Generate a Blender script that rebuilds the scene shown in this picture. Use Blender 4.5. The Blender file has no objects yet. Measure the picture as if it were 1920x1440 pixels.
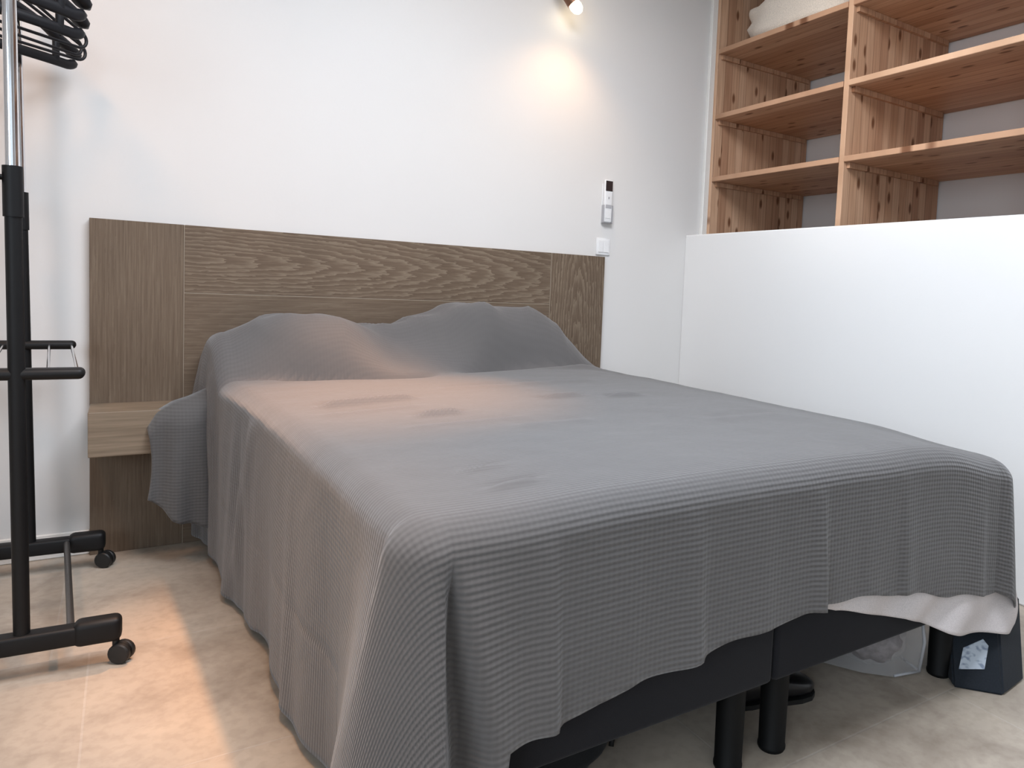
import bpy, bmesh, math, random
from mathutils import Vector, Matrix, noise

# ------------------------------------------------------------------ camera, light, exposure
scene = bpy.context.scene
C = scene.collection
random.seed(7)

scene.view_settings.view_transform = 'Standard'
scene.view_settings.look = 'None'
scene.view_settings.gamma = 1.0
scene.view_settings.use_curve_mapping = False
scene.view_settings.exposure = 0.0

YAW, PITCH, ROLL = 0.5871, 0.064, 0.0444
fw = Vector((math.sin(YAW)*math.cos(PITCH), math.cos(YAW)*math.cos(PITCH), -math.sin(PITCH)))
rt = Vector((math.cos(YAW), -math.sin(YAW), 0))
up = rt.cross(fw)
rt2 = math.cos(ROLL)*rt + math.sin(ROLL)*up
up2 = -math.sin(ROLL)*rt + math.cos(ROLL)*up
cam_data = bpy.data.cameras.new('camera')
cam = bpy.data.objects.new('camera', cam_data)
C.objects.link(cam)
m = Matrix((rt2, up2, -fw)).transposed().to_4x4()
m.translation = Vector((0.1006, -3.0361, 0.9888))
cam.matrix_world = m
cam_data.sensor_width = 36.0
cam_data.lens = 1357.92/1920*36
cam_data.shift_x = -175.18/1920
cam_data.shift_y = -86.05/1920
cam_data.clip_start = 0.02
scene.camera = cam

world = bpy.data.worlds.new('world')
scene.world = world
world.use_nodes = True
bg = world.node_tree.nodes['Background']
bg.inputs[0].default_value = (0.75, 0.87, 1.0, 1)
bg.inputs[1].default_value = 1.0

def area_light(name, loc, target, size, size_y, power, color, spread=180):
    d = bpy.data.lights.new(name, 'AREA')
    d.shape = 'RECTANGLE'; d.size = size; d.size_y = size_y
    d.energy = power; d.color = color; d.spread = math.radians(spread)
    o = bpy.data.objects.new(name, d); C.objects.link(o)
    o.location = loc
    o.rotation_euler = (Vector(target)-Vector(loc)).to_track_quat('-Z', 'Y').to_euler()
    return o

def spot_light(name, loc, target, power, color, angle, blend, radius):
    d = bpy.data.lights.new(name, 'SPOT')
    d.energy = power; d.color = color
    d.spot_size = math.radians(angle); d.spot_blend = blend; d.shadow_soft_size = radius
    o = bpy.data.objects.new(name, d); C.objects.link(o)
    o.location = loc
    o.rotation_euler = (Vector(target)-Vector(loc)).to_track_quat('-Z', 'Y').to_euler()
    return o

# daylight through the two window openings (left wall and rear wall, both behind the camera)
# daylight: mostly from a guessed roof window added over the foot of the bed, some through the left and rear windows
area_light('added_roof_light', (0.95, -1.92, 2.90), (0.95, -1.92, 0.0), 1.5, 1.3, 105, (0.90, 0.96, 1.06))
area_light('daylight_left', (-2.16, -4.25, 1.72), (0.6, -3.6, 1.2), 1.9, 1.3, 60, (0.76, 0.88, 1.0))
area_light('daylight_rear', (0.1, -5.36, 1.72), (0.1, -2.0, 1.3), 1.9, 1.3, 3, (0.80, 0.90, 1.0))
# warm ceiling spots over floor and bed, then three added fills
spot_light('ceiling_spot_floor', (0.16, -2.10, 2.70), (-0.22, -1.62, 0.0), 120, (1.0, 0.50, 0.17), 54, 0.9, 0.12)
spot_light('ceiling_spot_bed', (0.90, -0.34, 2.70), (0.74, -0.84, 0.62), 420, (1.0, 0.49, 0.22), 36, 1.0, 0.05)
spot_light('added_fill_corner', (-0.70, -1.0, 2.70), (-0.25, -0.02, 0.95), 46, (1.0, 0.52, 0.24), 100, 1.0, 0.15)  # added fill, warms the wall at the left
spot_light('added_fill_shelf', (0.60, -1.35, 2.62), (3.4, -1.0, 1.78), 75, (1.0, 0.88, 0.76), 46, 1.0, 0.15)  # added fill, brightens the inside of the shelving
spot_light('added_fill_wall', (1.35, -1.30, 2.70), (1.65, 0.0, 1.70), 14, (1.0, 0.72, 0.48), 90, 1.0, 0.15)  # added warm fill across the back wall


# ------------------------------------------------------------------ helpers
def new_bm(): return bmesh.new()

def obj(name, bm, mat, parent=None, smooth=False, angle=None):
    me = bpy.data.meshes.new(name)
    bmesh.ops.recalc_face_normals(bm, faces=bm.faces)
    bm.to_mesh(me); bm.free()
    o = bpy.data.objects.new(name, me); C.objects.link(o)
    if mat: me.materials.append(mat)
    if smooth:
        for p in me.polygons: p.use_smooth = True
        if angle is not None:
            me.set_sharp_from_angle(angle=math.radians(angle))
    if parent: o.parent = parent
    return o

def thing(name, label, cat, loc=(0, 0, 0), rotz=0, group=None):
    o = bpy.data.objects.new(name, None); C.objects.link(o)
    o.empty_display_size = 0.1
    o.location = loc; o.rotation_euler = (0, 0, rotz)
    o['label'] = label; o['category'] = cat
    if group: o['group'] = group
    return o

def tag(o, label, cat, group=None):
    o['label'] = label; o['category'] = cat
    if group: o['group'] = group
    return o

def struct(name, bm, mat, smooth=False):
    o = obj(name, bm, mat, None, smooth); o['kind'] = 'structure'; return o

def box(bm, x0, x1, y0, y1, z0, z1, bevel=0.0, seg=2, M=None):
    r = bmesh.ops.create_cube(bm, size=1.0)
    vs = r['verts']
    bmesh.ops.scale(bm, vec=(abs(x1-x0), abs(y1-y0), abs(z1-z0)), verts=vs)
    bmesh.ops.translate(bm, vec=((x0+x1)/2, (y0+y1)/2, (z0+z1)/2), verts=vs)
    if bevel > 0:
        es = list({e for v in vs for e in v.link_edges})
        res = bmesh.ops.bevel(bm, geom=es, offset=bevel, segments=seg, affect='EDGES', profile=0.5)
        vs = list({v for f in res['faces'] for v in f.verts} | {v for v in vs if v.is_valid})
    if M is not None:
        bmesh.ops.transform(bm, matrix=M, verts=vs)
    return vs

def tube(bm, pts, rad, n=12, closed=False, caps=True, flat=None):
    """sweep a circle (or an ellipse: flat=(a,b,up)) along pts"""
    pts = [Vector(p) for p in pts]
    N = len(pts); rings = []
    prev = None
    for i, p in enumerate(pts):
        if closed: t = (pts[(i+1) % N]-pts[(i-1) % N])
        else: t = pts[min(i+1, N-1)]-pts[max(i-1, 0)]
        t.normalize()
        if flat: u = flat[2].copy() if abs(t.dot(flat[2])) < .95 else Vector((1, 0, 0))
        elif prev is None: u = Vector((0, 0, 1)) if abs(t.z) < 0.9 else Vector((1, 0, 0))
        else: u = prev
        u = (u - t*u.dot(t)).normalized(); prev = u
        v = t.cross(u)
        r = rad[i] if isinstance(rad, (list, tuple)) else rad
        ring = []
        for k in range(n):
            a = 2*math.pi*k/n
            if flat:
                fa = flat[0][i] if isinstance(flat[0], (list, tuple)) else flat[0]
                fb = flat[1][i] if isinstance(flat[1], (list, tuple)) else flat[1]
                q = p + u*math.cos(a)*fa + v*math.sin(a)*fb
            else: q = p + u*math.cos(a)*r + v*math.sin(a)*r
            ring.append(bm.verts.new(q))
        rings.append(ring)
    M = N if closed else N-1
    for i in range(M):
        a, b = rings[i], rings[(i+1) % N]
        for k in range(n):
            bm.faces.new((a[k], a[(k+1) % n], b[(k+1) % n], b[k]))
    if caps and not closed:
        bm.faces.new(rings[0]); bm.faces.new(list(reversed(rings[-1])))
    return rings

def lathe(bm, prof, origin, axis=(0, 0, 1), n=24):
    ax = Vector(axis).normalized()
    u = Vector((1, 0, 0)) if abs(ax.x) < .9 else Vector((0, 1, 0))
    u = (u-ax*u.dot(ax)).normalized(); v = ax.cross(u)
    rings = []
    for r, h in prof:
        rings.append([bm.verts.new(Vector(origin)+ax*h+(u*math.cos(2*math.pi*k/n)+v*math.sin(2*math.pi*k/n))*max(r, 1e-5)) for k in range(n)])
    for a, b in zip(rings[:-1], rings[1:]):
        for k in range(n): bm.faces.new((a[k], a[(k+1) % n], b[(k+1) % n], b[k]))
    bm.faces.new(list(reversed(rings[0]))); bm.faces.new(rings[-1])

def smooth(t):
    t = min(1.0, max(0.0, t)); return t*t*(3-2*t)
def lerp(a, b, t): return a+(b-a)*t
def interp(x, tab):
    if x <= tab[0][0]: return tab[0][1]
    for (x0, y0), (x1, y1) in zip(tab[:-1], tab[1:]):
        if x <= x1: return lerp(y0, y1, (x-x0)/(x1-x0))
    return tab[-1][1]
def gauss(x, w): return math.exp(-(x/w)**2)

# ------------------------------------------------------------------ materials
class NT:
    def __init__(s, name):
        s.m = bpy.data.materials.new(name); s.m.use_nodes = True
        s.t = s.m.node_tree; s.b = s.t.nodes['Principled BSDF']
    def n(s, typ, **kw):
        nd = s.t.nodes.new(typ)
        for k, v in kw.items():
            if k.startswith('i_'):
                key = k[2:]
                key = int(key) if key.isdigit() else key.replace('_', ' ')
                nd.inputs[key].default_value = v
            else: setattr(nd, k, v)
        return nd
    def l(s, a, ao, b, bi): s.t.links.new(a.outputs[ao], b.inputs[bi])
    def ramp(s, stops):
        r = s.n('ShaderNodeValToRGB'); e = r.color_ramp.elements
        while len(e) < len(stops): e.new(0.5)
        for el, (p, c) in zip(e, stops): el.position = p; el.color = (*c, 1)
        return r

def plain(name, col, rough=0.5, metal=0.0, spec=0.5, bump=0, bscale=200):
    w = NT(name)
    w.b.inputs['Base Color'].default_value = (*col, 1)
    w.b.inputs['Roughness'].default_value = rough
    w.b.inputs['Metallic'].default_value = metal
    w.b.inputs['Specular IOR Level'].default_value = spec
    nz = w.n('ShaderNodeTexNoise', i_Scale=bscale, i_Detail=3.0)
    tc = w.n('ShaderNodeTexCoord'); w.l(tc, 'Object', nz, 'Vector')
    mix = w.n('ShaderNodeMixRGB', blend_type='MULTIPLY', i_Fac=0.12)
    mix.inputs[1].default_value = (*col, 1); w.l(nz, 'Fac', mix, 2); w.l(mix, 0, w.b, 'Base Color')
    if bump:
        bp = w.n('ShaderNodeBump', i_Strength=bump, i_Distance=0.002)
        w.l(nz, 'Fac', bp, 'Height'); w.l(bp, 'Normal', w.b, 'Normal')
    return w.m

def mat_wall(name, col):
    w = NT(name)
    tc = w.n('ShaderNodeTexCoord'); nz = w.n('ShaderNodeTexNoise', i_Scale=1.3, i_Detail=2.0)
    w.l(tc, 'Object', nz, 'Vector')
    r = w.ramp([(0.3, [c*0.97 for c in col]), (0.7, col)]); w.l(nz, 'Fac', r, 'Fac'); w.l(r, 'Color', w.b, 'Base Color')
    w.b.inputs['Roughness'].default_value = 0.85
    w.b.inputs['Specular IOR Level'].default_value = 0.25
    n2 = w.n('ShaderNodeTexNoise', i_Scale=90, i_Detail=3.0); w.l(tc, 'Object', n2, 'Vector')
    bp = w.n('ShaderNodeBump', i_Strength=0.05, i_Distance=0.003); w.l(n2, 'Fac', bp, 'Height'); w.l(bp, 'Normal', w.b, 'Normal')
    return w.m

def mat_floor():
    w = NT('travertine_tiles')
    tc = w.n('ShaderNodeTexCoord')
    mp = w.n('ShaderNodeMapping'); w.l(tc, 'Object', mp, 'Vector')
    # joints at y=-2.04 and x=1.87, tile 0.615 m
    mp.inputs['Location'].default_value = (-1.87+0.615*8, 2.04+0.615*8, 0)
    bk = w.n('ShaderNodeTexBrick', offset=0.13, offset_frequency=2, squash=1.0)
    bk.inputs['Scale'].default_value = 1.0
    bk.inputs['Brick Width'].default_value = 0.615; bk.inputs['Row Height'].default_value = 0.615
    bk.inputs['Mortar Size'].default_value = 0.0028; bk.inputs['Mortar Smooth'].default_value = 0.3
    bk.inputs['Bias'].default_value = 0.0
    bk.inputs['Color1'].default_value = (0.460, 0.395, 0.326, 1); bk.inputs['Color2'].default_value = (0.405, 0.350, 0.290, 1)
    bk.inputs['Mortar'].default_value = (0.45, 0.40, 0.345, 1)
    w.l(mp, 'Vector', bk, 'Vector')
    n1 = w.n('ShaderNodeTexNoise', i_Scale=3.2, i_Detail=7.0, i_Roughness=0.62, i_Distortion=0.6); w.l(tc, 'Object', n1, 'Vector')
    r1 = w.ramp([(0.33, (0.60, 0.56, 0.53)), (0.50, (0.95, 0.93, 0.91)), (0.68, (1.12, 1.10, 1.06))]); w.l(n1, 'Fac', r1, 'Fac')
    mx = w.n('ShaderNodeMixRGB', blend_type='MULTIPLY', i_Fac=0.75); w.l(bk, 'Color', mx, 1); w.l(r1, 'Color', mx, 2)
    n2 = w.n('ShaderNodeTexNoise', i_Scale=38, i_Detail=4.0); w.l(tc, 'Object', n2, 'Vector')
    r2 = w.ramp([(0.38, (0.80, 0.78, 0.76)), (0.55, (1, 1, 1))]); w.l(n2, 'Fac', r2, 'Fac')
    mx2 = w.n('ShaderNodeMixRGB', blend_type='MULTIPLY', i_Fac=0.45); w.l(mx, 0, mx2, 1); w.l(r2, 'Color', mx2, 2)
    w.l(mx2, 0, w.b, 'Base Color')
    w.b.inputs['Roughness'].default_value = 0.42
    w.b.inputs['Specular IOR Level'].default_value = 0.35
    bp = w.n('ShaderNodeBump', i_Strength=0.25, i_Distance=0.002); bp.invert = True
    w.l(bk, 'Fac', bp, 'Height'); w.l(bp, 'Normal', w.b, 'Normal')
    return w.m

def mat_oak(name, horizontal, centre=(0, 0, 0), cathedral=True):
    """grey-brown brushed oak veneer; grain along X (horizontal) or Z"""
    w = NT(name)
    tc = w.n('ShaderNodeTexCoord'); mp = w.n('ShaderNodeMapping'); w.l(tc, 'Object', mp, 'Vector')
    mp.inputs['Location'].default_value = (-centre[0], 0, -centre[2]) if horizontal else (-centre[2], 0, centre[0])
    if not horizontal: mp.inputs['Rotation'].default_value = (0, math.radians(90), 0)
    # long fine fibre
    m1 = w.n('ShaderNodeMapping'); w.l(mp, 'Vector', m1, 'Vector'); m1.inputs['Scale'].default_value = (4, 1, 170)
    f1 = w.n('ShaderNodeTexNoise', i_Scale=1.0, i_Detail=4.0, i_Roughness=0.6); w.l(m1, 'Vector', f1, 'Vector')
    # cathedral rings: elongated ellipses
    m2 = w.n('ShaderNodeMapping'); w.l(mp, 'Vector', m2, 'Vector'); m2.inputs['Scale'].default_value = (1.15, 0.2, 10.0)
    wv = w.n('ShaderNodeTexWave', wave_type='RINGS', rings_direction='SPHERICAL', wave_profile='SAW')
    wv.inputs['Scale'].default_value = 2.3; wv.inputs['Distortion'].default_value = 7.0
    wv.inputs['Detail'].default_value = 3.0; wv.inputs['Detail Scale'].default_value = 2.6; wv.inputs['Detail Roughness'].default_value = 0.7
    w.l(m2, 'Vector', wv, 'Vector')
    big = w.n('ShaderNodeTexNoise', i_Scale=2.6, i_Detail=2.0); w.l(tc, 'Object', big, 'Vector')
    rw = w.ramp([(0.05, (0.090, 0.059, 0.038)), (0.50, (0.129, 0.090, 0.060)), (0.92, (0.244, 0.192, 0.138))]); 
    rf = w.ramp([(0.30, (0.110, 0.076, 0.051)), (0.55, (0.150, 0.108, 0.074)), (0.75, (0.193, 0.148, 0.105))]); w.l(f1, 'Fac', rf, 'Fac')
    w.l(wv, 'Fac', rw, 'Fac')
    mx = w.n('ShaderNodeMixRGB', i_Fac=0.52 if cathedral else 0.10); w.l(rf, 'Color', mx, 1); w.l(rw, 'Color', mx, 2)
    rb = w.ramp([(0.3, (0.86, 0.85, 0.84)), (0.7, (1.08, 1.08, 1.08))]); w.l(big, 'Fac', rb, 'Fac')
    m3 = w.n('ShaderNodeMixRGB', blend_type='MULTIPLY', i_Fac=0.8); w.l(mx, 0, m3, 1); w.l(rb, 'Color', m3, 2)
    w.l(m3, 0, w.b, 'Base Color')
    w.b.inputs['Roughness'].default_value = 0.62; w.b.inputs['Specular IOR Level'].default_value = 0.3
    bp = w.n('ShaderNodeBump', i_Strength=0.15, i_Distance=0.001); w.l(f1, 'Fac', bp, 'Height'); w.l(bp, 'Normal', w.b, 'Normal')
    return w.m

def mat_oak_light():
    w = NT('light_oak')
    tc = w.n('ShaderNodeTexCoord'); m1 = w.n('ShaderNodeMapping'); w.l(tc, 'Object', m1, 'Vector'); m1.inputs['Scale'].default_value = (5, 20, 150)
    f1 = w.n('ShaderNodeTexNoise', i_Scale=1.0, i_Detail=4.0); w.l(m1, 'Vector', f1, 'Vector')
    r = w.ramp([(0.3, (0.165, 0.118, 0.078)), (0.7, (0.255, 0.192, 0.132))]); w.l(f1, 'Fac', r, 'Fac'); w.l(r, 'Color', w.b, 'Base Color')
    w.b.inputs['Roughness'].default_value = 0.55
    return w.m

def mat_pine(name, across, along):
    """edge-glued knotty pine: staves side by side along axis `across`, grain along axis `along`"""
    w = NT(name)
    tc = w.n('ShaderNodeTexCoord'); sp = w.n('ShaderNodeSeparateXYZ'); w.l(tc, 'Object', sp, 'Vector')
    oi = w.n('ShaderNodeObjectInfo')
    sx = w.n('ShaderNodeMath', operation='MULTIPLY_ADD'); w.l(sp, across, sx, 0); sx.inputs[1].default_value = 1/0.052
    orr = w.n('ShaderNodeMath', operation='MULTIPLY'); w.l(oi, 'Random', orr, 0); orr.inputs[1].default_value = 37.0; w.l(orr, 0, sx, 2)
    fl = w.n('ShaderNodeMath', operation='FLOOR'); w.l(sx, 0, fl, 0)
    wn = w.n('ShaderNodeTexWhiteNoise', noise_dimensions='1D'); w.l(fl, 0, wn, 'W')
    # grain coordinates: shifted per stave
    sh = w.n('ShaderNodeMath', operation='MULTIPLY_ADD'); w.l(wn, 'Value', sh, 0); sh.inputs[1].default_value = 9.0; w.l(sp, along, sh, 2)
    ac = w.n('ShaderNodeMath', operation='MULTIPLY'); w.l(sx, 0, ac, 0); ac.inputs[1].default_value = 0.052
    cmb = w.n('ShaderNodeCombineXYZ'); w.l(ac, 0, cmb, 0); w.l(sh, 0, cmb, 1)
    mg = w.n('ShaderNodeMapping'); w.l(cmb, 0, mg, 'Vector'); mg.inputs['Scale'].default_value = (95, 3.0, 1)
    g = w.n('ShaderNodeTexNoise', i_Scale=1.0, i_Detail=3.0, i_Distortion=0.4); w.l(mg, 'Vector', g, 'Vector')
    base = w.ramp([(0.0, (0.44, 0.255, 0.160)), (0.5, (0.54, 0.335, 0.215)), (1.0, (0.63, 0.42, 0.285))]); w.l(wn, 'Value', base, 'Fac')
    gr = w.ramp([(0.3, (0.74, 0.68, 0.62)), (0.6, (1.04, 1.02, 1.0))]); w.l(g, 'Fac', gr, 'Fac')
    mx = w.n('ShaderNodeMixRGB', blend_type='MULTIPLY', i_Fac=0.8); w.l(base, 'Color', mx, 1); w.l(gr, 'Color', mx, 2)
    # knots
    mk = w.n('ShaderNodeMapping'); w.l(cmb, 0, mk, 'Vector'); mk.inputs['Scale'].default_value = (13, 5.0, 1)
    vo = w.n('ShaderNodeTexVoronoi', i_Scale=1.0, i_Randomness=1.0); vo.voronoi_dimensions = '2D'; w.l(mk, 'Vector', vo, 'Vector')
    kr = w.ramp([(0.0, (1, 1, 1)), (0.09, (0.9, 0.9, 0.9)), (0.17, (0, 0, 0))]); w.l(vo, 'Distance', kr, 'Fac')
    gate = w.n('ShaderNodeMath', operation='GREATER_THAN'); gate.inputs[1].default_value = 0.55
    sc = w.n('ShaderNodeSeparateColor'); w.l(vo, 'Color', sc, 0); w.l(sc, 0, gate, 0)
    km = w.n('ShaderNodeMath', operation='MULTIPLY'); w.l(kr, 'Color', km, 0); w.l(gate, 0, km, 1)
    m2 = w.n('ShaderNodeMixRGB'); w.l(km, 0, m2, 'Fac'); w.l(mx, 0, m2, 1); m2.inputs[2].default_value = (0.16, 0.065, 0.03, 1)
    # stave joints
    fr = w.n('ShaderNodeMath', operation='FRACT'); w.l(sx, 0, fr, 0)
    jr = w.ramp([(0.0, (0.36, 0.29, 0.25)), (0.09, (1, 1, 1))]); w.l(fr, 0, jr, 'Fac')
    m4 = w.n('ShaderNodeMixRGB', blend_type='MULTIPLY', i_Fac=0.85); w.l(m2, 0, m4, 1); w.l(jr, 'Color', m4, 2)
    w.l(m4, 0, w.b, 'Base Color')
    w.b.inputs['Roughness'].default_value = 0.5; w.b.inputs['Specular IOR Level'].default_value = 0.3
    return w.m

def mat_waffle(name, col, uvscale=0.0105, strength=0.8, flat=0.16):
    w = NT(name)
    uv = w.n('ShaderNodeUVMap'); sp = w.n('ShaderNodeSeparateXYZ'); w.l(uv, 'UV', sp, 'Vector')
    hs = []
    for ax, amp in ((0, 0.38), (1, 1.0)):
        k = w.n('ShaderNodeMath', operation='MULTIPLY'); w.l(sp, ax, k, 0); k.inputs[1].default_value = 2*math.pi/uvscale
        s = w.n('ShaderNodeMath', operation='SINE'); w.l(k, 0, s, 0)
        a = w.n('ShaderNodeMath', operation='MULTIPLY'); w.l(s, 0, a, 0); a.inputs[1].default_value = amp
        hs.append(a)
    ad = w.n('ShaderNodeMath', operation='ADD'); w.l(hs[0], 0, ad, 0); w.l(hs[1], 0, ad, 1)
    # the ribs are crisper in some areas than in others (crumpled, ironed by use)
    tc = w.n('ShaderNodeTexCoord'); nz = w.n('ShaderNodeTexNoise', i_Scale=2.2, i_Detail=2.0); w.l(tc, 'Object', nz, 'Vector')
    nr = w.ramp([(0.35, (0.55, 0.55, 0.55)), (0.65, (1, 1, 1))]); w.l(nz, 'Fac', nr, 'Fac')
    # same cloth throughout: ribs weaker stretched over the top, crisper where it hangs
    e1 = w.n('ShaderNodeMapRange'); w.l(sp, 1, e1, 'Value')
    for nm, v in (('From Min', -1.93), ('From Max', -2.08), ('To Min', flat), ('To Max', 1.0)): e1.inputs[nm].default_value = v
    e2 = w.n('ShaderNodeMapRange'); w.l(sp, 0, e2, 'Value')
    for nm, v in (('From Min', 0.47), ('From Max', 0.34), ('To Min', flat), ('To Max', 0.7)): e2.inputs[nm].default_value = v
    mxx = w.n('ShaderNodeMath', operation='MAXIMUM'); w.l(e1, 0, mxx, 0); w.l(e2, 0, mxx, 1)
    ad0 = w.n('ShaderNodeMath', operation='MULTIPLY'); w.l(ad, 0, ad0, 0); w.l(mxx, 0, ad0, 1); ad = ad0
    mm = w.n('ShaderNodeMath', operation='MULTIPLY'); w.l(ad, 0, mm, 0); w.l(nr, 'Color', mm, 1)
    bp = w.n('ShaderNodeBump', i_Strength=strength, i_Distance=0.0011); w.l(mm, 0, bp, 'Height')
    n3 = w.n('ShaderNodeTexNoise', i_Scale=11, i_Detail=3.0); w.l(tc, 'Object', n3, 'Vector')
    bp2 = w.n('ShaderNodeBump', i_Strength=0.18, i_Distance=0.02); w.l(n3, 'Fac', bp2, 'Height'); w.l(bp, 'Normal', bp2, 'Normal')
    w.l(bp2, 'Normal', w.b, 'Normal')
    cr = w.ramp([(0.15, [c*0.80 for c in col]), (0.85, [c*1.10 for c in col])])  # shade between the ribs is put into the colour
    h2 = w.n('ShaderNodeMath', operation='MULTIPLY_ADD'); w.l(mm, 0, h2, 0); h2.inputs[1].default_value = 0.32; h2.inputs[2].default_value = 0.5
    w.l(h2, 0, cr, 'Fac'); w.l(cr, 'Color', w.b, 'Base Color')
    w.b.inputs['Roughness'].default_value = 0.9; w.b.inputs['Specular IOR Level'].default_value = 0.15
    w.b.inputs['Sheen Weight'].default_value = 0.25; w.b.inputs['Sheen Roughness'].default_value = 0.5
    return w.m

def mat_fabric(name, col, rough=0.9, sheen=0.1, scale=500):
    w = NT(name)
    tc = w.n('ShaderNodeTexCoord'); nz = w.n('ShaderNodeTexNoise', i_Scale=scale, i_Detail=2.0); w.l(tc, 'Object', nz, 'Vector')
    r = w.ramp([(0.3, [c*0.8 for c in col]), (0.7, [c*1.15 for c in col])]); w.l(nz, 'Fac', r, 'Fac'); w.l(r, 'Color', w.b, 'Base Color')
    w.b.inputs['Roughness'].default_value = rough; w.b.inputs['Sheen Weight'].default_value = sheen
    w.b.inputs['Specular IOR Level'].default_value = 0.2
    bp = w.n('ShaderNodeBump', i_Strength=0.2, i_Distance=0.001); w.l(nz, 'Fac', bp, 'Height'); w.l(bp, 'Normal', w.b, 'Normal')
    return w.m

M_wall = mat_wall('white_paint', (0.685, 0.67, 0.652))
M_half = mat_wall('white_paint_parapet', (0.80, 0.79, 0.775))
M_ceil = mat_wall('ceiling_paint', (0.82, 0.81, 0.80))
M_floor = mat_floor()
M_trim = plain('white_trim', (0.82, 0.80, 0.76), 0.5)
M_oakL = mat_oak('oak_vertical_left', False, (0.45, 0, 0.6), False)
M_oakC = mat_oak('oak_horizontal', True, (0.30, 0, 1.04))
M_oakC2 = mat_oak('oak_horizontal_lower', True, (1.60, 0, 0.80), False)
M_oakR = mat_oak('oak_vertical_right', False, (1.93, 0, 0.62))
M_oakLight = mat_oak_light()
M_seam = plain('pale_oak_seam', (0.30, 0.24, 0.18), 0.6)
M_pineU = mat_pine('pine_upright', 0, 2)
M_pineS = mat_pine('pine_shelf', 0, 1)
M_black = plain('black_powder_coat', (0.007, 0.007, 0.0075), 0.5, 0, 0.25)
M_hang = plain('black_hanger_plastic', (0.008, 0.008, 0.010), 0.45, 0, 0.3)
M_rubber = plain('black_rubber', (0.008, 0.008, 0.008), 0.5)
M_chrome = plain('chrome', (0.82, 0.83, 0.86), 0.10, 1.0)
M_steel = plain('dull_steel_tube', (0.10, 0.095, 0.09), 0.35, 0.6)
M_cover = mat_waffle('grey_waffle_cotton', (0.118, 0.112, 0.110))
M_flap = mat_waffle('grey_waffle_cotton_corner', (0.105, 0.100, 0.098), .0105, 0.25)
M_sheet = mat_fabric('white_cotton', (0.62, 0.57, 0.56), 0.9, 0.1, 700)
M_base = mat_fabric('charcoal_upholstery', (0.011, 0.011, 0.0135), 0.92, 0.05, 600)
M_leg = plain('black_leg_plastic', (0.003, 0.003, 0.003), 0.6, 0, 0.2)
M_duvet = mat_fabric('white_duvet_cotton', (0.74, 0.66, 0.57), 0.9, 0.1, 300)
M_white = plain('white_plastic', (0.80, 0.80, 0.80), 0.4)
M_grey = plain('grey_plastic', (0.42, 0.42, 0.44), 0.5)
M_screen = plain('dark_screen', (0.035, 0.025, 0.025), 0.25)
M_copper = plain('brown_metal', (0.20, 0.10, 0.06), 0.4, 0.7)
M_shoe = plain('black_leather', (0.008, 0.008, 0.009), 0.3)
M_blackcloth = mat_fabric('black_cloth', (0.010, 0.011, 0.013), 0.8, 0.05, 300)
M_navy = mat_fabric('dark_navy_board', (0.009, 0.0125, 0.018), 0.65, 0.05, 260)

def mat_bulb():
    w = NT('lit_bulb')
    w.b.inputs['Base Color'].default_value = (1, 0.9, 0.75, 1)
    w.b.inputs['Emission Color'].default_value = (1.0, 0.80, 0.52, 1)
    w.b.inputs['Emission Strength'].default_value = 14
    return w.m
M_bulb = mat_bulb()

def mat_plastic_bag():
    w = NT('translucent_plastic')
    w.b.inputs['Base Color'].default_value = (0.55, 0.53, 0.52, 1)
    w.b.inputs['Roughness'].default_value = 0.35
    w.b.inputs['Alpha'].default_value = 0.36
    return w.m
M_bag = mat_plastic_bag()
M_clothes = mat_fabric('grey_clothes', (0.24, 0.22, 0.22), 0.9, 0.1, 60)

def mat_label():
    w = NT('printed_label')
    tc = w.n('ShaderNodeTexCoord'); mp = w.n('ShaderNodeMapping'); w.l(tc, 'Object', mp, 'Vector')
    mp.inputs['Scale'].default_value = (60, 60, 95)
    nz = w.n('ShaderNodeTexNoise', i_Scale=1.0, i_Detail=1.0); w.l(mp, 'Vector', nz, 'Vector')
    r = w.ramp([(0.52, (0.45, 0.50, 0.56)), (0.66, (0.20, 0.24, 0.32))]); w.l(nz, 'Fac', r, 'Fac'); w.l(r, 'Color', w.b, 'Base Color')
    w.b.inputs['Roughness'].default_value = 0.5
    return w.m
M_label = mat_label()
def mat_glass():
    w = NT('window_glass')
    w.b.inputs['Base Color'].default_value = (1, 1, 1, 1); w.b.inputs['Roughness'].default_value = 0.0
    w.b.inputs['Transmission Weight'].default_value = 1.0; w.b.inputs['IOR'].default_value = 1.02
    return w.m
M_glass = mat_glass()

# ------------------------------------------------------------------ room shell
XL, XR, YB, YF, ZC = -2.25, 3.47, 0.0, -5.45, 2.78
WX = 2.608           # room face of the half wall
b = new_bm(); box(b, XL-.1, XR+.1, YF-.1, .1, -.1, 0); struct('floor', b, M_floor)
b = new_bm(); 
kx0, kx1, ky0, ky1 = 0.20, 1.70, -2.57, -1.27      # ceiling opening added for the guessed roof window
box(b, XL-.1, kx0, YF-.1, .1, ZC, ZC+.1); box(b, kx1, XR+.1, YF-.1, .1, ZC, ZC+.1)
box(b, kx0, kx1, YF-.1, ky0, ZC, ZC+.1); box(b, kx0, kx1, ky1, .1, ZC, ZC+.1); struct('ceiling', b, M_ceil)
b = new_bm()
for r in ((kx0, kx0+.05, ky0, ky1), (kx1-.05, kx1, ky0, ky1), (kx0+.05, kx1-.05, ky0, ky0+.05), (kx0+.05, kx1-.05, ky1-.05, ky1)): box(b, r[0], r[1], r[2], r[3], ZC+.01, ZC+.07)
struct('added_roof_window', b, M_trim)  # frame of the guessed roof window, added along with its light
b = new_bm(); box(b, XL-.1, XR+.1, 0, .1, 0, ZC); struct('wall_back', b, M_wall)
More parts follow.
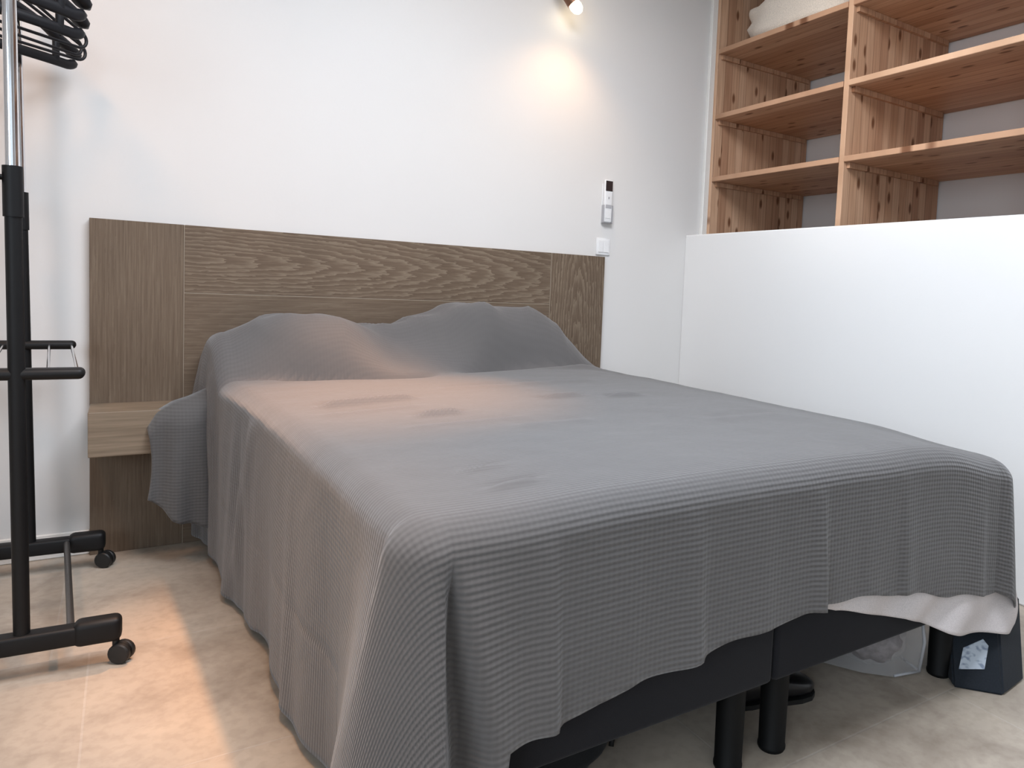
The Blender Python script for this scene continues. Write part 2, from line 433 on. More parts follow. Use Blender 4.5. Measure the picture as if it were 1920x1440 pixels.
b = new_bm(); box(b, XR, XR+.1, YF, 0, 0, ZC); struct('wall_right', b, M_ceil)  # lighter paint makes up for missing light behind the shelves
# left wall with a window opening
b = new_bm()
wy0, wy1, wz0, wz1 = -5.25, -3.25, 0.85, 2.40
box(b, XL-.1, XL, YF, wy0, 0, ZC); box(b, XL-.1, XL, wy1, 0, 0, ZC)
box(b, XL-.1, XL, wy0, wy1, 0, wz0); box(b, XL-.1, XL, wy0, wy1, wz1, ZC)
struct('wall_left', b, M_wall)
b = new_bm()
vx0, vx1 = -0.90, 1.10
box(b, XL-.1, vx0, YF-.1, YF, 0, ZC); box(b, vx1, XR+.1, YF-.1, YF, 0, ZC)
box(b, vx0, vx1, YF-.1, YF, 0, wz0); box(b, vx0, vx1, YF-.1, YF, wz1, ZC)
struct('wall_front', b, M_wall)
def window(name, horizontal_x):
    f = new_bm(); t = .05
    if horizontal_x:
        a0, a1, c0, c1 = vx0, vx1, YF-.09, YF-.03
        for r in ((a0, a0+t, wz0, wz1), (a1-t, a1, wz0, wz1), ((a0+a1)/2-t/2, (a0+a1)/2+t/2, wz0, wz1), (a0, a1, wz0, wz0+t), (a0, a1, wz1-t, wz1)):
            box(f, r[0], r[1], c0, c1, r[2], r[3])
    else:
        a0, a1, c0, c1 = wy0, wy1, XL-.09, XL-.03
        for r in ((a0, a0+t, wz0, wz1), (a1-t, a1, wz0, wz1), ((a0+a1)/2-t/2, (a0+a1)/2+t/2, wz0, wz1), (a0, a1, wz0, wz0+t), (a0, a1, wz1-t, wz1)):
            box(f, c0, c1, r[0], r[1], r[2], r[3])
    struct(name, f, M_trim)
window('window_1', False)
window('window_2', True)
# parapet wall on the right of the bed
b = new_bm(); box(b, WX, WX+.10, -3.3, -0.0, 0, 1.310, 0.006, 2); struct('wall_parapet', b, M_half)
b = new_bm(); box(b, 2.700, 2.738, -.022, -.0, 0, ZC, .003, 1); struct('trim_1', b, M_trim)
b = new_bm(); box(b, XL, 0.0, -.012, 0, 0, 0.085, 0.003, 1); struct('baseboard_back', b, M_trim)

# ------------------------------------------------------------------ headboard
HB = thing('headboard', 'wide grey-brown oak headboard with bedside box, fixed to the white wall', 'headboard', (0, 0, 0))
Hh = 1.160
def panel(name, x0, x1, z0, z1, mat):
    bm = new_bm(); box(bm, x0, x1, -.030, -.001, z0, z1, .0012, 1)
    return obj(name, bm, mat, HB)
panel('side_panel', 0.0, 0.2755, 0.0, Hh, M_oakL)
panel('centre_board', 0.2785, 1.7745, 0.9190, Hh, M_oakC)
panel('centre_board', 0.2785, 1.7745, 0.0, 0.9155, M_oakC2)
panel('side_panel', 1.7775, 2.078, 0.0, Hh, M_oakR)
for x0, x1, z0, z1 in ((0.2757, .2783, 0, Hh-.0005), (1.7747, 1.7773, 0, Hh-.0005), (.2787, 1.7743, .9157, .9188)):
    bm = new_bm(); box(bm, x0, x1, -.0298, -.002, z0, z1); obj('seam_strip', bm, M_seam, HB)
b = new_bm()
box(b, 0.0015, 0.40, -.225, -.0305, 0.383, 0.530, .003, 2)
bs = obj('bedside_box', b, M_oakLight, HB); bs['label'] = 'pale oak bedside box at the left of the headboard'

# ------------------------------------------------------------------ bed bases
YB0 = -2.030      # foot of the bases
def leg_mesh(bm, x, y, h):
    lathe(bm, [(.0285, 0), (.0305, .004), (.0305, .010), (.029, .012), (.0305, h-.002), (.0305, h)], (x, y, 0), n=24)
def bed_base(x0, x1, label):
    t = thing('box_spring', label, 'bed', ((x0+x1)/2, -1.03, 0), 0, 'paired bed bases')
    w = (x1-x0)/2
    bm = new_bm(); box(bm, -w, w, -1.0, 0.98, .189, .40, .012, 3)
    obj('upholstered_box', bm, M_base, t, True, 40)
    for sx in (-1, 1):
        for sy in (-.945, .90):
            bm = new_bm(); leg_mesh(bm, sx*(w-.063), sy, .1895)
            obj('leg', bm, M_leg, t, True, 40)
    return t
bed_base(0.462, 1.2275, 'charcoal upholstered bed base on black legs, left one of the pair')
bed_base(1.2325, 1.998, 'charcoal upholstered bed base on black legs, right one under the white sheet')

# ------------------------------------------------------------------ bedspread
XE0 = [(-2.1, .430), (-1.6, .436), (-1.2, .422), (-.7, .392), (-.05, .335), (0, .33)]
def xl_edge(y): return interp(y, XE0)
XRE, YFE = 2.140, -2.050
RCL, RC = 0.070, 0.12
def n2(x, y, s, seed=0.0): return noise.noise(Vector((x*s+seed, y*s-seed, seed*1.7)))
WR = [(.58, .77, -1.0, .020, .022), (.765, .82, -1.23, .018, .017), (1.22, 1.29, -1.075, .016, .016), (1.44, 1.50, -1.11, .014, .016),
      (.655, .68, -1.79, .005, .012), (.66, .69, -1.912, .009, .012), (.70, .95, -1.36, .004, .02), (.55, .75, -1.12, .005, .02), (1.0, 1.2, -.80, .006, .03), (1.3, 1.55, -.75, .006, .03), (.95, 1.10, -1.45, .005, .03), (1.5, 1.7, -1.55, .005, .03)]
def spline(tab):
    # dense Catmull-Rom resampling so that the ridge is smooth
    out = []
    for i in range(len(tab)-1):
        p0, p1, p2, p3 = tab[max(i-1, 0)], tab[i], tab[i+1], tab[min(i+2, len(tab)-1)]
        for q in range(12):
            t = q/12
            m1 = (p2[1]-p0[1])/max(1e-6, p2[0]-p0[0])*(p2[0]-p1[0]); m2 = (p3[1]-p1[1])/max(1e-6, p3[0]-p1[0])*(p2[0]-p1[0])
            h = (2*t**3-3*t*t+1)*p1[1]+(t**3-2*t*t+t)*m1+(-2*t**3+3*t*t)*p2[1]+(t**3-t*t)*m2
            out.append((lerp(p1[0], p2[0], t), h))
    return out+[tab[-1]]
RIDGE = spline([(.24, .64), (.29, .675), (.358, .757), (.424, .801), (.492, .830), (.572, .853), (.68, .850), (.78, .835), (.871, .815), (.935, .802), (1.02, .822), (1.207, .885), (1.33, .900), (1.457, .904), (1.592, .893), (1.69, .845), (1.781, .766), (1.88, .690), (1.99, .640), (2.1, .636)])
FOOT = spline([(.25, -.36), (.45, -.36), (.67, -.415), (.98, -.47), (1.2, -.38), (1.45, -.315), (1.73, -.31), (1.96, -.26), (2.1, -.25)])
STEEP = spline([(.3, .20), (.75, .19), (.98, .36), (1.15, .28), (1.35, .13), (1.8, .11), (2.1, .11)])
CONVEX = spline([(.3, .6), (.45, .85), (.75, .85), (.95, .1), (1.15, .1), (1.35, .75), (1.8, .85), (2.1, .3)])
def h_top(x, y):
    z = 0.640 + 0.012*math.sin(math.pi*min(1, max(0, (x-.42)/1.65)))
    z += 0.006*n2(x, y, 2.3, 3.1) + 0.0022*n2(x*.6, y, 9, 8.2)
    for x0, x1, yc, amp, wdt in WR:
        cx = min(max(x, x0), x1)
        yy = yc + .25*(x-x0)*.3
        z += amp*gauss(x-cx, .035)*(gauss(y-yy, wdt) - .7*gauss(y-yy-wdt*1.6, wdt))
    z -= .036*smooth((x-1.76)/.36) + .022*smooth((x-1.66)/.48)*smooth((-y-1.55)/.45)
    # two pillows under the cover: height of the ridge across the bed, and where its front foot lies
    Rg = interp(x, RIDGE) - .640
    fl = interp(x, FOOT); k = interp(x, STEEP)
    tt = min(1.0, max(0.0, (y-fl)/k)); cv = interp(x, CONVEX)
    front = lerp(smooth(tt), 1-(1-tt)**2.3, cv)
    back = 1-.45*smooth((y+.15)/.15)
    P = max(0, Rg)*front*back
    # the left mound runs on as a fold in front of the right pillow
    P += .030*gauss(y-lerp(-.20, -.33, smooth((x-.9)/.9)), .035)*smooth((x-.85)/.12)*(1-smooth((x-1.75)/.25))
    fr = fl
    # cover tucked in at the pillow fronts
    z += P - .034*gauss(y-fl+.004, .026)*smooth((x-.5)/.15)*(1-smooth((x-.95)/.15)) - .034*gauss(y-fr+.004, .024)*smooth((x-1.15)/.2)*(1-smooth((x-1.95)/.12))
    if P > .01:
        z += .010*P/.2*math.sin(9*x+14*y+2*n2(x, y, 3, 1.0)) * .6
        z += .006*P/.2*n2(x, y, 14, 5)
        fold = max(0.0, 1-3.0*abs(n2(x*.75+.5*y, y*.7-.25*x, 6.5, 5.3)))
        z += .010*min(1, P/.12)*(fold**1.5-.35)
    return z

per = []     # (kind, x, y, nx, ny)
NL = 150
for i in range(NL):
    y = lerp(-.034, YFE+RCL, i/(NL-1)); per.append(('L', xl_edge(y), y, -1, 0))
xcl = xl_edge(YFE)+RCL
for i in range(1, 9):
    a = math.pi + math.pi/2*i/9; per.append(('CL', xcl+RCL*math.cos(a), YFE+RCL+RCL*math.sin(a), math.cos(a), math.sin(a)))
NF = 150
FX_ = [lerp(xcl, xcl+.17, i/70) for i in range(70)] + [lerp(xcl+.17, XRE-RC, i/150) for i in range(151)]
for x in FX_: per.append(('F', x, YFE, 0, -1))
for i in range(1, 12):
    a = 1.5*math.pi + math.pi/2*i/12; per.append(('CR', XRE-RC+RC*math.cos(a), YFE+RC+RC*math.sin(a), math.cos(a), math.sin(a)))
for i in range(NL):
    y = lerp(YFE+RC, -.034, i/(NL-1)); per.append(('R', XRE, y, 1, 0))

HEM_F = [(.44, .02), (.555, .03), (.575, .20), (.59, .283), (.685, .279), (.766, .300), (.89, .312), (1.02, .326), (1.155, .338), (1.25, .338), (1.33, .345),
         (1.34, .352), (1.47, .340), (1.60, .322), (1.70, .300), (1.80, .275), (1.95, .250), (2.1, .235)]
FOLDS_F = [(.668, .020, .030, 1), (.975, .016, .035, 1), (1.315, .022, .022, 1), (1.60, .010, .03, -1), (1.93, .012, .05, 1), (.82, .006, .06, 1), (1.15, .006, .06, 1), (1.47, .006, .05, -1)]
CF = .102
def drape(kind, x, y, nx, ny, idx):
    """hem height and outward offset function of the drop fraction"""
    if kind == 'L':
        hem = .030 + .012*n2(y, 0, 3.0, 2.0) + .012*smooth((-.9-y)/.1)*(1-smooth((-1.3-y)/.2))
        s = y
        def off(d, f):
            o = .006 + .012*f
            o += f*(.010*math.sin(y*9.0+1)+.007*math.sin(y*21+.6+2*d)) * (1 if y > -1.7 else 1.2)
            o += CF*f*gauss(y-(YFE+RCL), .13)
            o += .030*f**.6*(1-.75*f)*gauss(y+.86-.35*d, .045)
            o += .020*f*gauss(y+1.28+.15*d, .045)
            o -= .0025*gauss(d-.33, .006)*smooth((y+1.75)/.1)*(1-smooth((y+.4)/.1))
            o += .007*math.sin(y*52+3*math.sin(y*7))*smooth((y+1.0)/.4)*min(1, f*3)*(1-.5*f)
            o += .022*smooth((y+.45)/.4)*math.sin(math.pi*min(1, f*1.4))
            return max(o, .002)
    elif kind == 'CL':
        t = (math.atan2(-nx, -ny))/(math.pi/2)          # 1 at left, 0 at front
        hem = lerp(.020, .022, t)
        def off(d, f):
            return .018 + CF*f
    elif kind == 'F':
        hem = interp(x, HEM_F) + .004*math.sin(x*31)
        def off(d, f):
            dd = min(1, d/.3)
            xg = xcl - .012 + .030*min(1, d/.30)
            o = .010 + .010*f + CF*f*(gauss(x-xcl, .10) if x > xcl else 1) - (.020*min(1, d/.06) + (CF+.0)*f)*gauss(x-xg, .012+.034*f)
            for xc, a, w_, sg in FOLDS_F:
                u = (x-xc-.02*d)/w_
                # one-sided pleat: soft rise, sharp fall
                k = math.exp(-(u*.8)**2) if u*sg < 0 else math.exp(-(u*2.4)**2)
                o += a*k*dd**.7
            o += .005*n2(x, d, 7, 4.0)*dd
            return max(o, -.012)
    elif kind == 'CR':
        t = (math.atan2(nx, -ny))/(math.pi/2)           # 0 front, 1 right
        hem = lerp(.235, .13, smooth(t*1.3))
        def off(d, f): return .020 + .050*f**.9
    else:
        hem = .13 + .01*n2(y, 1, 4, 7)
        def off(d, f): return .014 + .02*f + .030*f**.9*gauss(y-YFE-RC, .25)
    return hem, off

NR, NE, ND = 64, 7, 46
RE = 0.050
bm = new_bm()
uvl = bm.loops.layers.uv.new('UVMap')
cols = []; uvs = {}
XC = 1.10
for idx, (kind, x, y, nx, ny) in enumerate(per):
    col = []
    # inner point on the spine
    if kind in ('L', 'R'): ix, iy = XC, max(y*0.66, -1.30)
    else: ix, iy = XC, -1.30
    if kind == 'L': iy = lerp(-.034, -1.30, (y+.034)/(YFE+RCL+.034))
    if kind == 'R': iy = lerp(-.034, -1.30, (y+.034)/(YFE+RC+.034))
    ex, ey = x-nx*RE, y-ny*RE
    for r in range(NR):
        t = r/(NR-1)
        t = t**.9
        px, py = lerp(ix, ex, t), lerp(iy, ey, t)
        v = bm.verts.new((px, py, h_top(px, py))); uvs[v] = (px, py); col.append(v)
    ze = h_top(ex, ey)
    # rounded edge
    for k in range(1, NE+1):
        a = math.pi/2*k/NE
        px, py = ex+nx*RE*math.sin(a), ey+ny*RE*math.sin(a)
        z = ze - RE*(1-math.cos(a))
        hem, off = drape(kind, x, y, nx, ny, idx)
        o = off(0, 0)*(k/NE)
        v = bm.verts.new((px+nx*o, py+ny*o, z)); L = RE*a; uvs[v] = (ex+nx*L, ey+ny*L); col.append(v)
    z1 = ze-RE
    for k in range(1, ND+1):
        f = k/ND
        z = lerp(z1, hem, f); d = z1-z
        # fraction measured against a full drop so that short hems keep the same flare
        fr_ = min(1.0, d/.56)
        o = off(d, fr_)
        v = bm.verts.new((x+nx*o, y+ny*o, z)); L = RE*math.pi/2+d; uvs[v] = (ex+nx*L, ey+ny*L); col.append(v)
    cols.append(col)
for a, c in zip(cols[:-1], cols[1:]):
    for k in range(len(a)-1):
        fc = bm.faces.new((a[k], c[k], c[k+1], a[k+1]))
        for lp in fc.loops: lp[uvl].uv = uvs[lp.vert]
bmesh.ops.remove_doubles(bm, verts=bm.verts, dist=1.2e-3)
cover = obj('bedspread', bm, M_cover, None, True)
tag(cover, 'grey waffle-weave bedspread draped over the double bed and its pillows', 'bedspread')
sm = cover.modifiers.new('thickness', 'SOLIDIFY'); sm.thickness = .004; sm.offset = -1

# the spare upper corner of the bedspread hanging beside the headboard
bm = new_bm(); uvl = bm.loops.layers.uv.new('UVMap'); uvs = {}
rows = []
NU, NV = 30, 36
for i in range(NU):
    u = i/(NU-1)
    row = []
    for j in range(NV):
        v_ = j/(NV-1)
        # u: 0 at the bed side, 1 at the free (left) edge
        x = lerp(.345, .163, u) + .012*math.sin(v_*3)*u
        top = interp(u, [(0, .60), (.35, .57), (.6, .555), (.85, .525), (1, .475)])
        bot = interp(u, [(0, .12), (.35, .148), (.5, .152), (.62, .165), (.75, .20), (1, .235)])
        z = lerp(top, bot, v_)
        y = -.262 - .028*math.sin(math.pi*min(1, u*1.3))*min(1, v_*5) - .014*math.sin(u*11+v_*1.5)*v_ + .05*(1-min(1, v_*7))**2 
        vv = bm.verts.new((x, y, z)); uvs[vv] = (x, z); row.append(vv)
    rows.append(row)
for a, c in zip(rows[:-1], rows[1:]):
    for k in range(NV-1):
        fc = bm.faces.new((a[k], c[k], c[k+1], a[k+1]))
        for lp in fc.loops: lp[uvl].uv = uvs[lp.vert]
flap = obj('hanging_corner', bm, M_flap, cover, True)
sm = flap.modifiers.new('thickness', 'SOLIDIFY'); sm.thickness = .005; sm.offset = 0

# white sheet under the bedspread at the foot, right half
bm = new_bm(); rows = []
NU, NV = 90, 26
SB = [(1.25, .342), (1.312, .336), (1.363, .328), (1.40, .312), (1.514, .284), (1.638, .249), (1.728, .212), (1.80, .184), (1.873, .163), (1.975, .142), (2.14, .112)]
for i in range(NU):
    u = i/(NU-1); x = lerp(1.25, 2.140, u); row = []
    bot = interp(x, SB) + .003*math.sin(x*23)
    for j in range(NV):
        v_ = j/(NV-1); z = lerp(lerp(.46, .29, smooth((x-1.6)/.5)), bot, v_)
        ph = (x*1.0 - z*1.35)
        y = -2.043 - .004*math.sin(ph*30) * v_ - .010*v_*smooth((x-1.5)/.3)*math.sin(ph*24+1)*1.3 - .030*smooth((x-1.55)/.4)*v_ 
        row.append(bm.verts.new((x, y, z)))
    rows.append(row)
for a, c in zip(rows[:-1], rows[1:]):
    for k in range(NV-1): bm.faces.new((a[k], c[k], c[k+1], a[k+1]))
sheet = obj('bed_sheet', bm, M_sheet, None, True)
sm = sheet.modifiers.new('thickness', 'SOLIDIFY'); sm.thickness = .003; sm.offset = 0
tag(sheet, 'white sheet showing below the grey bedspread at the foot of the bed', 'sheet')

# ------------------------------------------------------------------ pine shelving behind the parapet
SX, SD = 2.738, 0.725
SH = thing('shelving_unit', 'pine shelving unit of open compartments standing behind the white half wall', 'shelf', (SX, 0, 0))
UP_Y = [-.024, -.890, -1.756, -2.622]
for i, y in enumerate(UP_Y):
    bm = new_bm(); box(bm, 0.0, SD, y-.014+(-.004 if i == 0 else 0), y+.014, 0, 2.70, .002, 1)
    u = obj('upright', bm, M_pineU, SH)
    bm = new_bm()
    for z in (1.63, 1.96, 2.303):
        if i > 0: box(bm, .02, SD-.03, y+.0145, y+.030, z-.050, z-.026)
        if i < 3: box(bm, .02, SD-.03, y-.032, y-.0145-(.004 if i == 0 else 0), z-.050, z-.026)
    obj('shelf_batten', bm, M_pineU, u)
for k in range(3):
    y1, y0 = UP_Y[k]-.0145-(.004 if k == 0 else 0), UP_Y[k+1]+.0145
    for z in (1.30, 1.63, 1.96, 2.303, 2.66):
        if z == 1.30: zz = .95
        else: zz = z
        bm = new_bm(); box(bm, -.004, SD-.003, y0, y1, zz-.0255, zz, .002, 1)
        obj('shelf', bm, M_pineS, SH)

# folded white bedding on the top shelf
bm = new_bm()
bmesh.ops.create_grid(bm, x_segments=2, y_segments=2, size=1)
bm.free(); bm = new_bm()
bmesh.ops.create_uvsphere(bm, u_segments=48, v_segments=28, radius=1)
for v in bm.verts:
    c = v.co
    p = Vector([math.copysign(abs(k)**.55, k) for k in c])
    n = noise.noise(p*2.3)*.10 + noise.noise(p*5.5)*.04
    p *= (1+n)
    z = max(p.z, -.62)
    v.co = Vector((p.x*.29, p.y*.355, (z+.62)*.15))
duv = obj('folded_duvet', bm, M_duvet, None, True)
duv.location = (SX+.345, -.455, 2.3035)
tag(duv, 'folded white duvet lying on the highest visible shelf of the pine unit', 'duvet')

# ------------------------------------------------------------------ garment rack
RK = thing('garment_rack', 'black and chrome rolling garment rack standing left of the bed', 'clothes rack', (-.12, -.52, 0))
def rk(name, bm, mat, sm=True, ang=40, parent=None):
    bmesh.ops.translate(bm, vec=(.12, .52, 0), verts=bm.verts) if parent is None else None
    return obj(name, bm, mat, parent or RK, sm, ang)
SL = -.055     # slight skew of the end bars
def bar_pt(xc, yc, dx, z): return Vector((xc+dx, yc+SL*dx, z))
FY, BY = -.882, -.150
FX, BX = -.104, -.152
def base_bar(xc, yc):
    bm = new_bm()
    ang = math.atan(SL)
    Mx = Matrix.Translation((xc-.005, yc, 0)) @ Matrix.Rotation(ang, 4, 'Z')
    # rounded-end bar with slightly thicker plastic end caps
    box(bm, -.20, .20, -.022, .022, .066, .112, .008, 3, Mx)
    bar = rk('base_bar', bm, M_black)
    for s in (-1, 1):
        bm = new_bm()
        box(bm, s*.105, s*.205, -.026, .026, .060, .122, .016, 4, Mx)
        # caster housing stem
        M2 = Mx @ Matrix.Translation((s*.190, 0, 0))
        vs = []
        c = rk('end_cap', bm, M_black)
        bm = new_bm()
        p0 = Mx @ Vector((s*.192, 0, .062))
        tube(bm, [p0, p0+Vector((0, 0, -.022))], .008, 10)
        # twin wheels on a short axle, slightly trailing
        w0 = p0+Vector((.012*s, -.006, 0)); w0.z = .0262
        dirv = Vector((math.sin(.5), math.cos(.5), 0))
        for sgn in (-1, 1):
            lathe(bm, [(.010, -.008), (.023, -.007), (.026, -.004), (.026, .004), (.023, .007), (.010, .008)], w0+dirv*.011*sgn, dirv, 20)
        lathe(bm, [(.020, -.005), (.020, .005)], w0+Vector((0, 0, .006)), dirv, 16)
        rk('caster', bm, M_rubber)
base_bar(FX, FY); base_bar(BX, BY)
RZ = 1.835
tops = []
for xc, yc, lean in ((FX, FY, -.0095), (BX, BY, -.0150)):
    bm = new_bm(); tube(bm, [(xc, yc, .10), (xc+lean*1.1, yc, 1.205)], .0165, 16); rk('upright', bm, M_black)
    bm = new_bm(); tube(bm, [(xc+lean*1.0, yc, 1.10), (xc+lean*1.1, yc, 1.215)], .0195, 16)
    # clamp knob at the side of the collar
    k0 = Vector((xc+lean*1.1, yc, 1.188))
    tube(bm, [k0, k0+Vector((-.030, -.004, 0))], .0065, 10)
    tube(bm, [k0+Vector((-.022, -.003, 0)), k0+Vector((-.038, -.005, 0))], .0125, 10)
    rk('collar', bm, M_black)
    bm = new_bm(); tube(bm, [(xc+lean*1.1, yc, 1.20), (xc+lean*1.7, yc, RZ-.012)], .0135, 20); rk('chrome_post', bm, M_chrome)
    tops.append(Vector((xc+lean*1.7, yc, RZ)))
bm = new_bm()
d = (tops[1]-tops[0]).normalized()
tube(bm, [tops[0]-d*.05, tops[1]+d*.05], .0125, 16); rk('hanging_rail', bm, M_chrome)
# mid shelf: two end bars and chrome rods
ms = []
for xc, yc, z, hw in ((FX-.004, FY+.01, .735, .128), (BX-.004, BY, .742, .125)):
    bm = new_bm()
    Mx = Matrix.Translation((xc, yc, 0)) @ Matrix.Rotation(math.atan(-.03), 4, 'Z')
    box(bm, -hw, hw, -.024, .024, z-.0135, z+.0135, .0125, 4, Mx)
    rk('shelf_end_bar', bm, M_black); ms.append(Mx)
for dx in (-.112, -.056, .056, .085, .112):
    if dx == .085: continue
    a = ms[0] @ Vector((dx, 0, .742)); c = ms[1] @ Vector((dx, 0, .744))
    bm = new_bm(); tube(bm, [a, c], .0038, 10); rk('shelf_rod', bm, M_chrome)
# base rails joining both base bars
for dx in (-.10, .095):
    a = bar_pt(FX, FY, dx, .098); c = bar_pt(BX, BY, dx, .098)
    bm = new_bm(); tube(bm, [a, c], .0085, 12); rk('base_rail', bm, M_steel)

# ------------------------------------------------------------------ hangers
def hook_pts(h):
    pts = [Vector((0, 0, -h)), Vector((0, 0, -.036))]
    for k in range(11):
        a = math.radians(-60+k*24)
        pts.append(Vector((.0185*math.cos(a) if True else 0, 0, -.0025+.0185*math.sin(a))))
    return pts
def hanger_hook(t, drop):
    bm = new_bm()
    R = .0195
    pts = [Vector((0, 0, -drop)), Vector((0, 0, -.045)), Vector((.008, 0, -.028))]
    for k in range(12):
        a = math.radians(-50+k*20.5)
        pts.append(Vector((R*math.cos(a), 0, .0155-R+R*math.sin(a))))
    tube(bm, pts, .0022, 8)
    return obj('hook', bm, M_steel, t, True)
def suit_hanger(label):
    t = thing('clothes_hanger', label, 'hanger', (0, 0, 0), 0, 'black hangers on the rack')
    hanger_hook(t, .075)
    L = .200
    bm = new_bm(); pts, fa, fb = [], [], []
    for k in range(41):
        s = -1+2*k/40; x = s*L
        z = -.075 - .100*abs(s)**1.2
        pts.append(Vector((x, .022*s*s, z))); e = smooth(abs(s))
        q = max(0, (abs(s)-.88)/.12); tip = math.sqrt(max(0.03, 1-q*q))
        fa.append((.011+.006*e)*tip); fb.append((.008+.014*e)*tip)
    tube(bm, pts, 0, 16, flat=(fa, fb, Vector((0, 0, 1))))
    obj('shoulder', bm, M_hang, t, True)
    bm = new_bm(); pts, fa, fb = [], [], []
    for k in range(41):
        s = -1+2*k/40; x = s*L*.96
        pts.append(Vector((x, .020*s*s, -.204 + .012*smooth((abs(s)-.8)/.2))))
        q = max(0, (abs(s)-.90)/.10); tip = math.sqrt(max(0.03, 1-q*q))
        fa.append(.0150*tip); fb.append(.0085*tip)
    tube(bm, pts, 0, 16, flat=(fa, fb, Vector((0, 0, 1))))
    obj('trouser_bar', bm, M_hang, t, True)
    for s in (-1, 1):
        bm = new_bm(); box(bm, s*.118-.009, s*.118+.009, -.001, .014, -.205, -.118, .005, 3)
        obj('strut', bm, M_hang, t, True, 50)
    return t
def tube_hanger(label):
    t = thing('clothes_hanger', label, 'hanger', (0, 0, 0), 0, 'black hangers on the rack')
    hanger_hook(t, .070)
    bm = new_bm()
    L = .200
    pts = []
    def arc(cx, cz, r, a0, a1, n=9):
        return [Vector((cx+r*math.cos(math.radians(lerp(a0, a1, k/(n-1)))), 0, cz+r*math.sin(math.radians(lerp(a0, a1, k/(n-1)))))) for k in range(n)]
    pts += arc(L-.025, -.178, .024, 62, -90)
    pts += [Vector((x, 0, -.202)) for x in (.10, 0, -.10)]
    pts += arc(-L+.025, -.178, .024, -90, -242)
    pts += [Vector((-.09, 0, -.110)), Vector((-.025, 0, -.080)), Vector((0, 0, -.073)), Vector((.025, 0, -.080)), Vector((.09, 0, -.110))]
    tube(bm, pts, .0045, 10, closed=True)
    obj('frame', bm, M_hang, t, True)
    for s in (-1, 1):
        bm = new_bm(); tube(bm, [(s*.118, 0, -.122), (s*.121, .006, -.140), (s*.128, .004, -.147), (s*.132, 0, -.130)], .0026, 8)
        obj('strap_hook', bm, M_hang, t, True)
    return t
def copy_thing(src):
    r = src.copy(); C.objects.link(r)
    for ch in list(src.children):
        c = ch.copy(); C.objects.link(c); c.parent = r
    return r
HL = ['black hanger with wide moulded shoulders, nearest hanger on the rack',
      'black hanger with thick trouser bar, second from the front of the rack',
      'black thin tubular hanger just behind the two thick front hangers',
      'black thin tubular hanger in the middle of the tubular ones',
      'black thin tubular hanger nearest the wall',
      'black hanger with thick trouser bar, rearmost and lowest in the photo']
first = {}
spots = [(-.80, 36, 's'), (-.61, 34, 's'), (-.47, 38, 't'), (-.385, 42, 't'), (-.31, 36, 't'), (-.225, 36, 's')]
for i, (y, rot, kind) in enumerate(spots):
    if kind not in first:
        t = suit_hanger(HL[i]) if kind == 's' else tube_hanger(HL[i]); first[kind] = t
    else: t = copy_thing(first[kind]); t['label'] = HL[i]
    f = (y-tops[0].y)/(tops[1].y-tops[0].y)
    p = tops[0].lerp(tops[1], f)
    t.location = (p.x, y, RZ); t.rotation_euler = (0, 0, math.radians(rot))

# ------------------------------------------------------------------ wall things
t = thing('wall_spotlight', 'small lit spotlight with glowing bulb high on the white wall', 'lamp', (1.78, 0, 2.38))
bm = new_bm(); lathe(bm, [(.035, 0), (.038, .004), (.038, .016), (.030, .022)], (0, 0, 0), (0, -1, 0), 28); obj('wall_plate', bm, M_copper, t, True, 40)
bm = new_bm(); tube(bm, [(0, -.015, 0), (-.006, -.06, -.012), (-.012, -.085, -.035)], .008, 12); obj('arm', bm, M_copper, t, True)
ax = Vector((.60, -.28, -.75)).normalized()
o0 = Vector((-.030, -.078, -.030))
bm = new_bm(); lathe(bm, [(.012, -.012), (.021, -.006), (.024, .012), (.030, .070), (.031, .082), (.026, .082), (.024, .060)], o0, ax, 26); obj('lamp_head', bm, M_copper, t, True, 40)
bm = new_bm(); lathe(bm, [(.004, .056), (.020, .062), (.026, .082), (.028, .100), (.024, .118), (.013, .130), (.002, .133)], o0, ax, 24); obj('bulb', bm, M_bulb, t, True)
bulb_w = Vector((1.78, 0, 2.38))+o0+ax*.16
spot_light('wall_spot_beam', bulb_w + Vector((-.02, -.12, .0)), (1.70, -.02, 1.20), 7.5, (1.0, 0.62, 0.34), 120, 1.0, .05)

t = thing('remote_holder', 'white wall holder cradling the remote control', 'holder', (2.088, 0, 1.435))
bm = new_bm()
box(bm, -.027, .027, -.004, -.0005, -.108, .085, .002, 1); obj('back_plate', bm, M_white, t)
bm = new_bm()
box(bm, -.027, -.0245, -.028, -.004, -.108, -.02, .001, 1); box(bm, .0245, .027, -.028, -.004, -.108, -.02, .001, 1)
box(bm, -.0245, .0245, -.028, -.004, -.108, -.1055, .001, 1)
obj('pocket', bm, M_grey, t)
t = thing('remote_control', 'white remote control with dark screen, hanging on the white wall', 'remote control', (2.088, 0, 1.435))
bm = new_bm(); box(bm, -.0235, .0235, -.0245, -.0055, -.104, .104, .006, 3); obj('body', bm, M_white, t, True, 40)
bm = new_bm(); box(bm, -.0200, .0200, -.0262, -.0240, .048, .098, .0008, 1); obj('screen', bm, M_screen, t)
bm = new_bm(); box(bm, -.004, .004, -.0265, -.0240, .010, .020, .001, 1); obj('button', bm, M_grey, t)
bm = new_bm(); box(bm, -.017, .017, -.0265, -.0240, -.035, -.018, .001, 1); obj('button', bm, M_grey, t)
bm = new_bm(); box(bm, -.016, .016, -.0262, -.0240, -.085, -.046, .001, 1); obj('cover', bm, M_white, t)

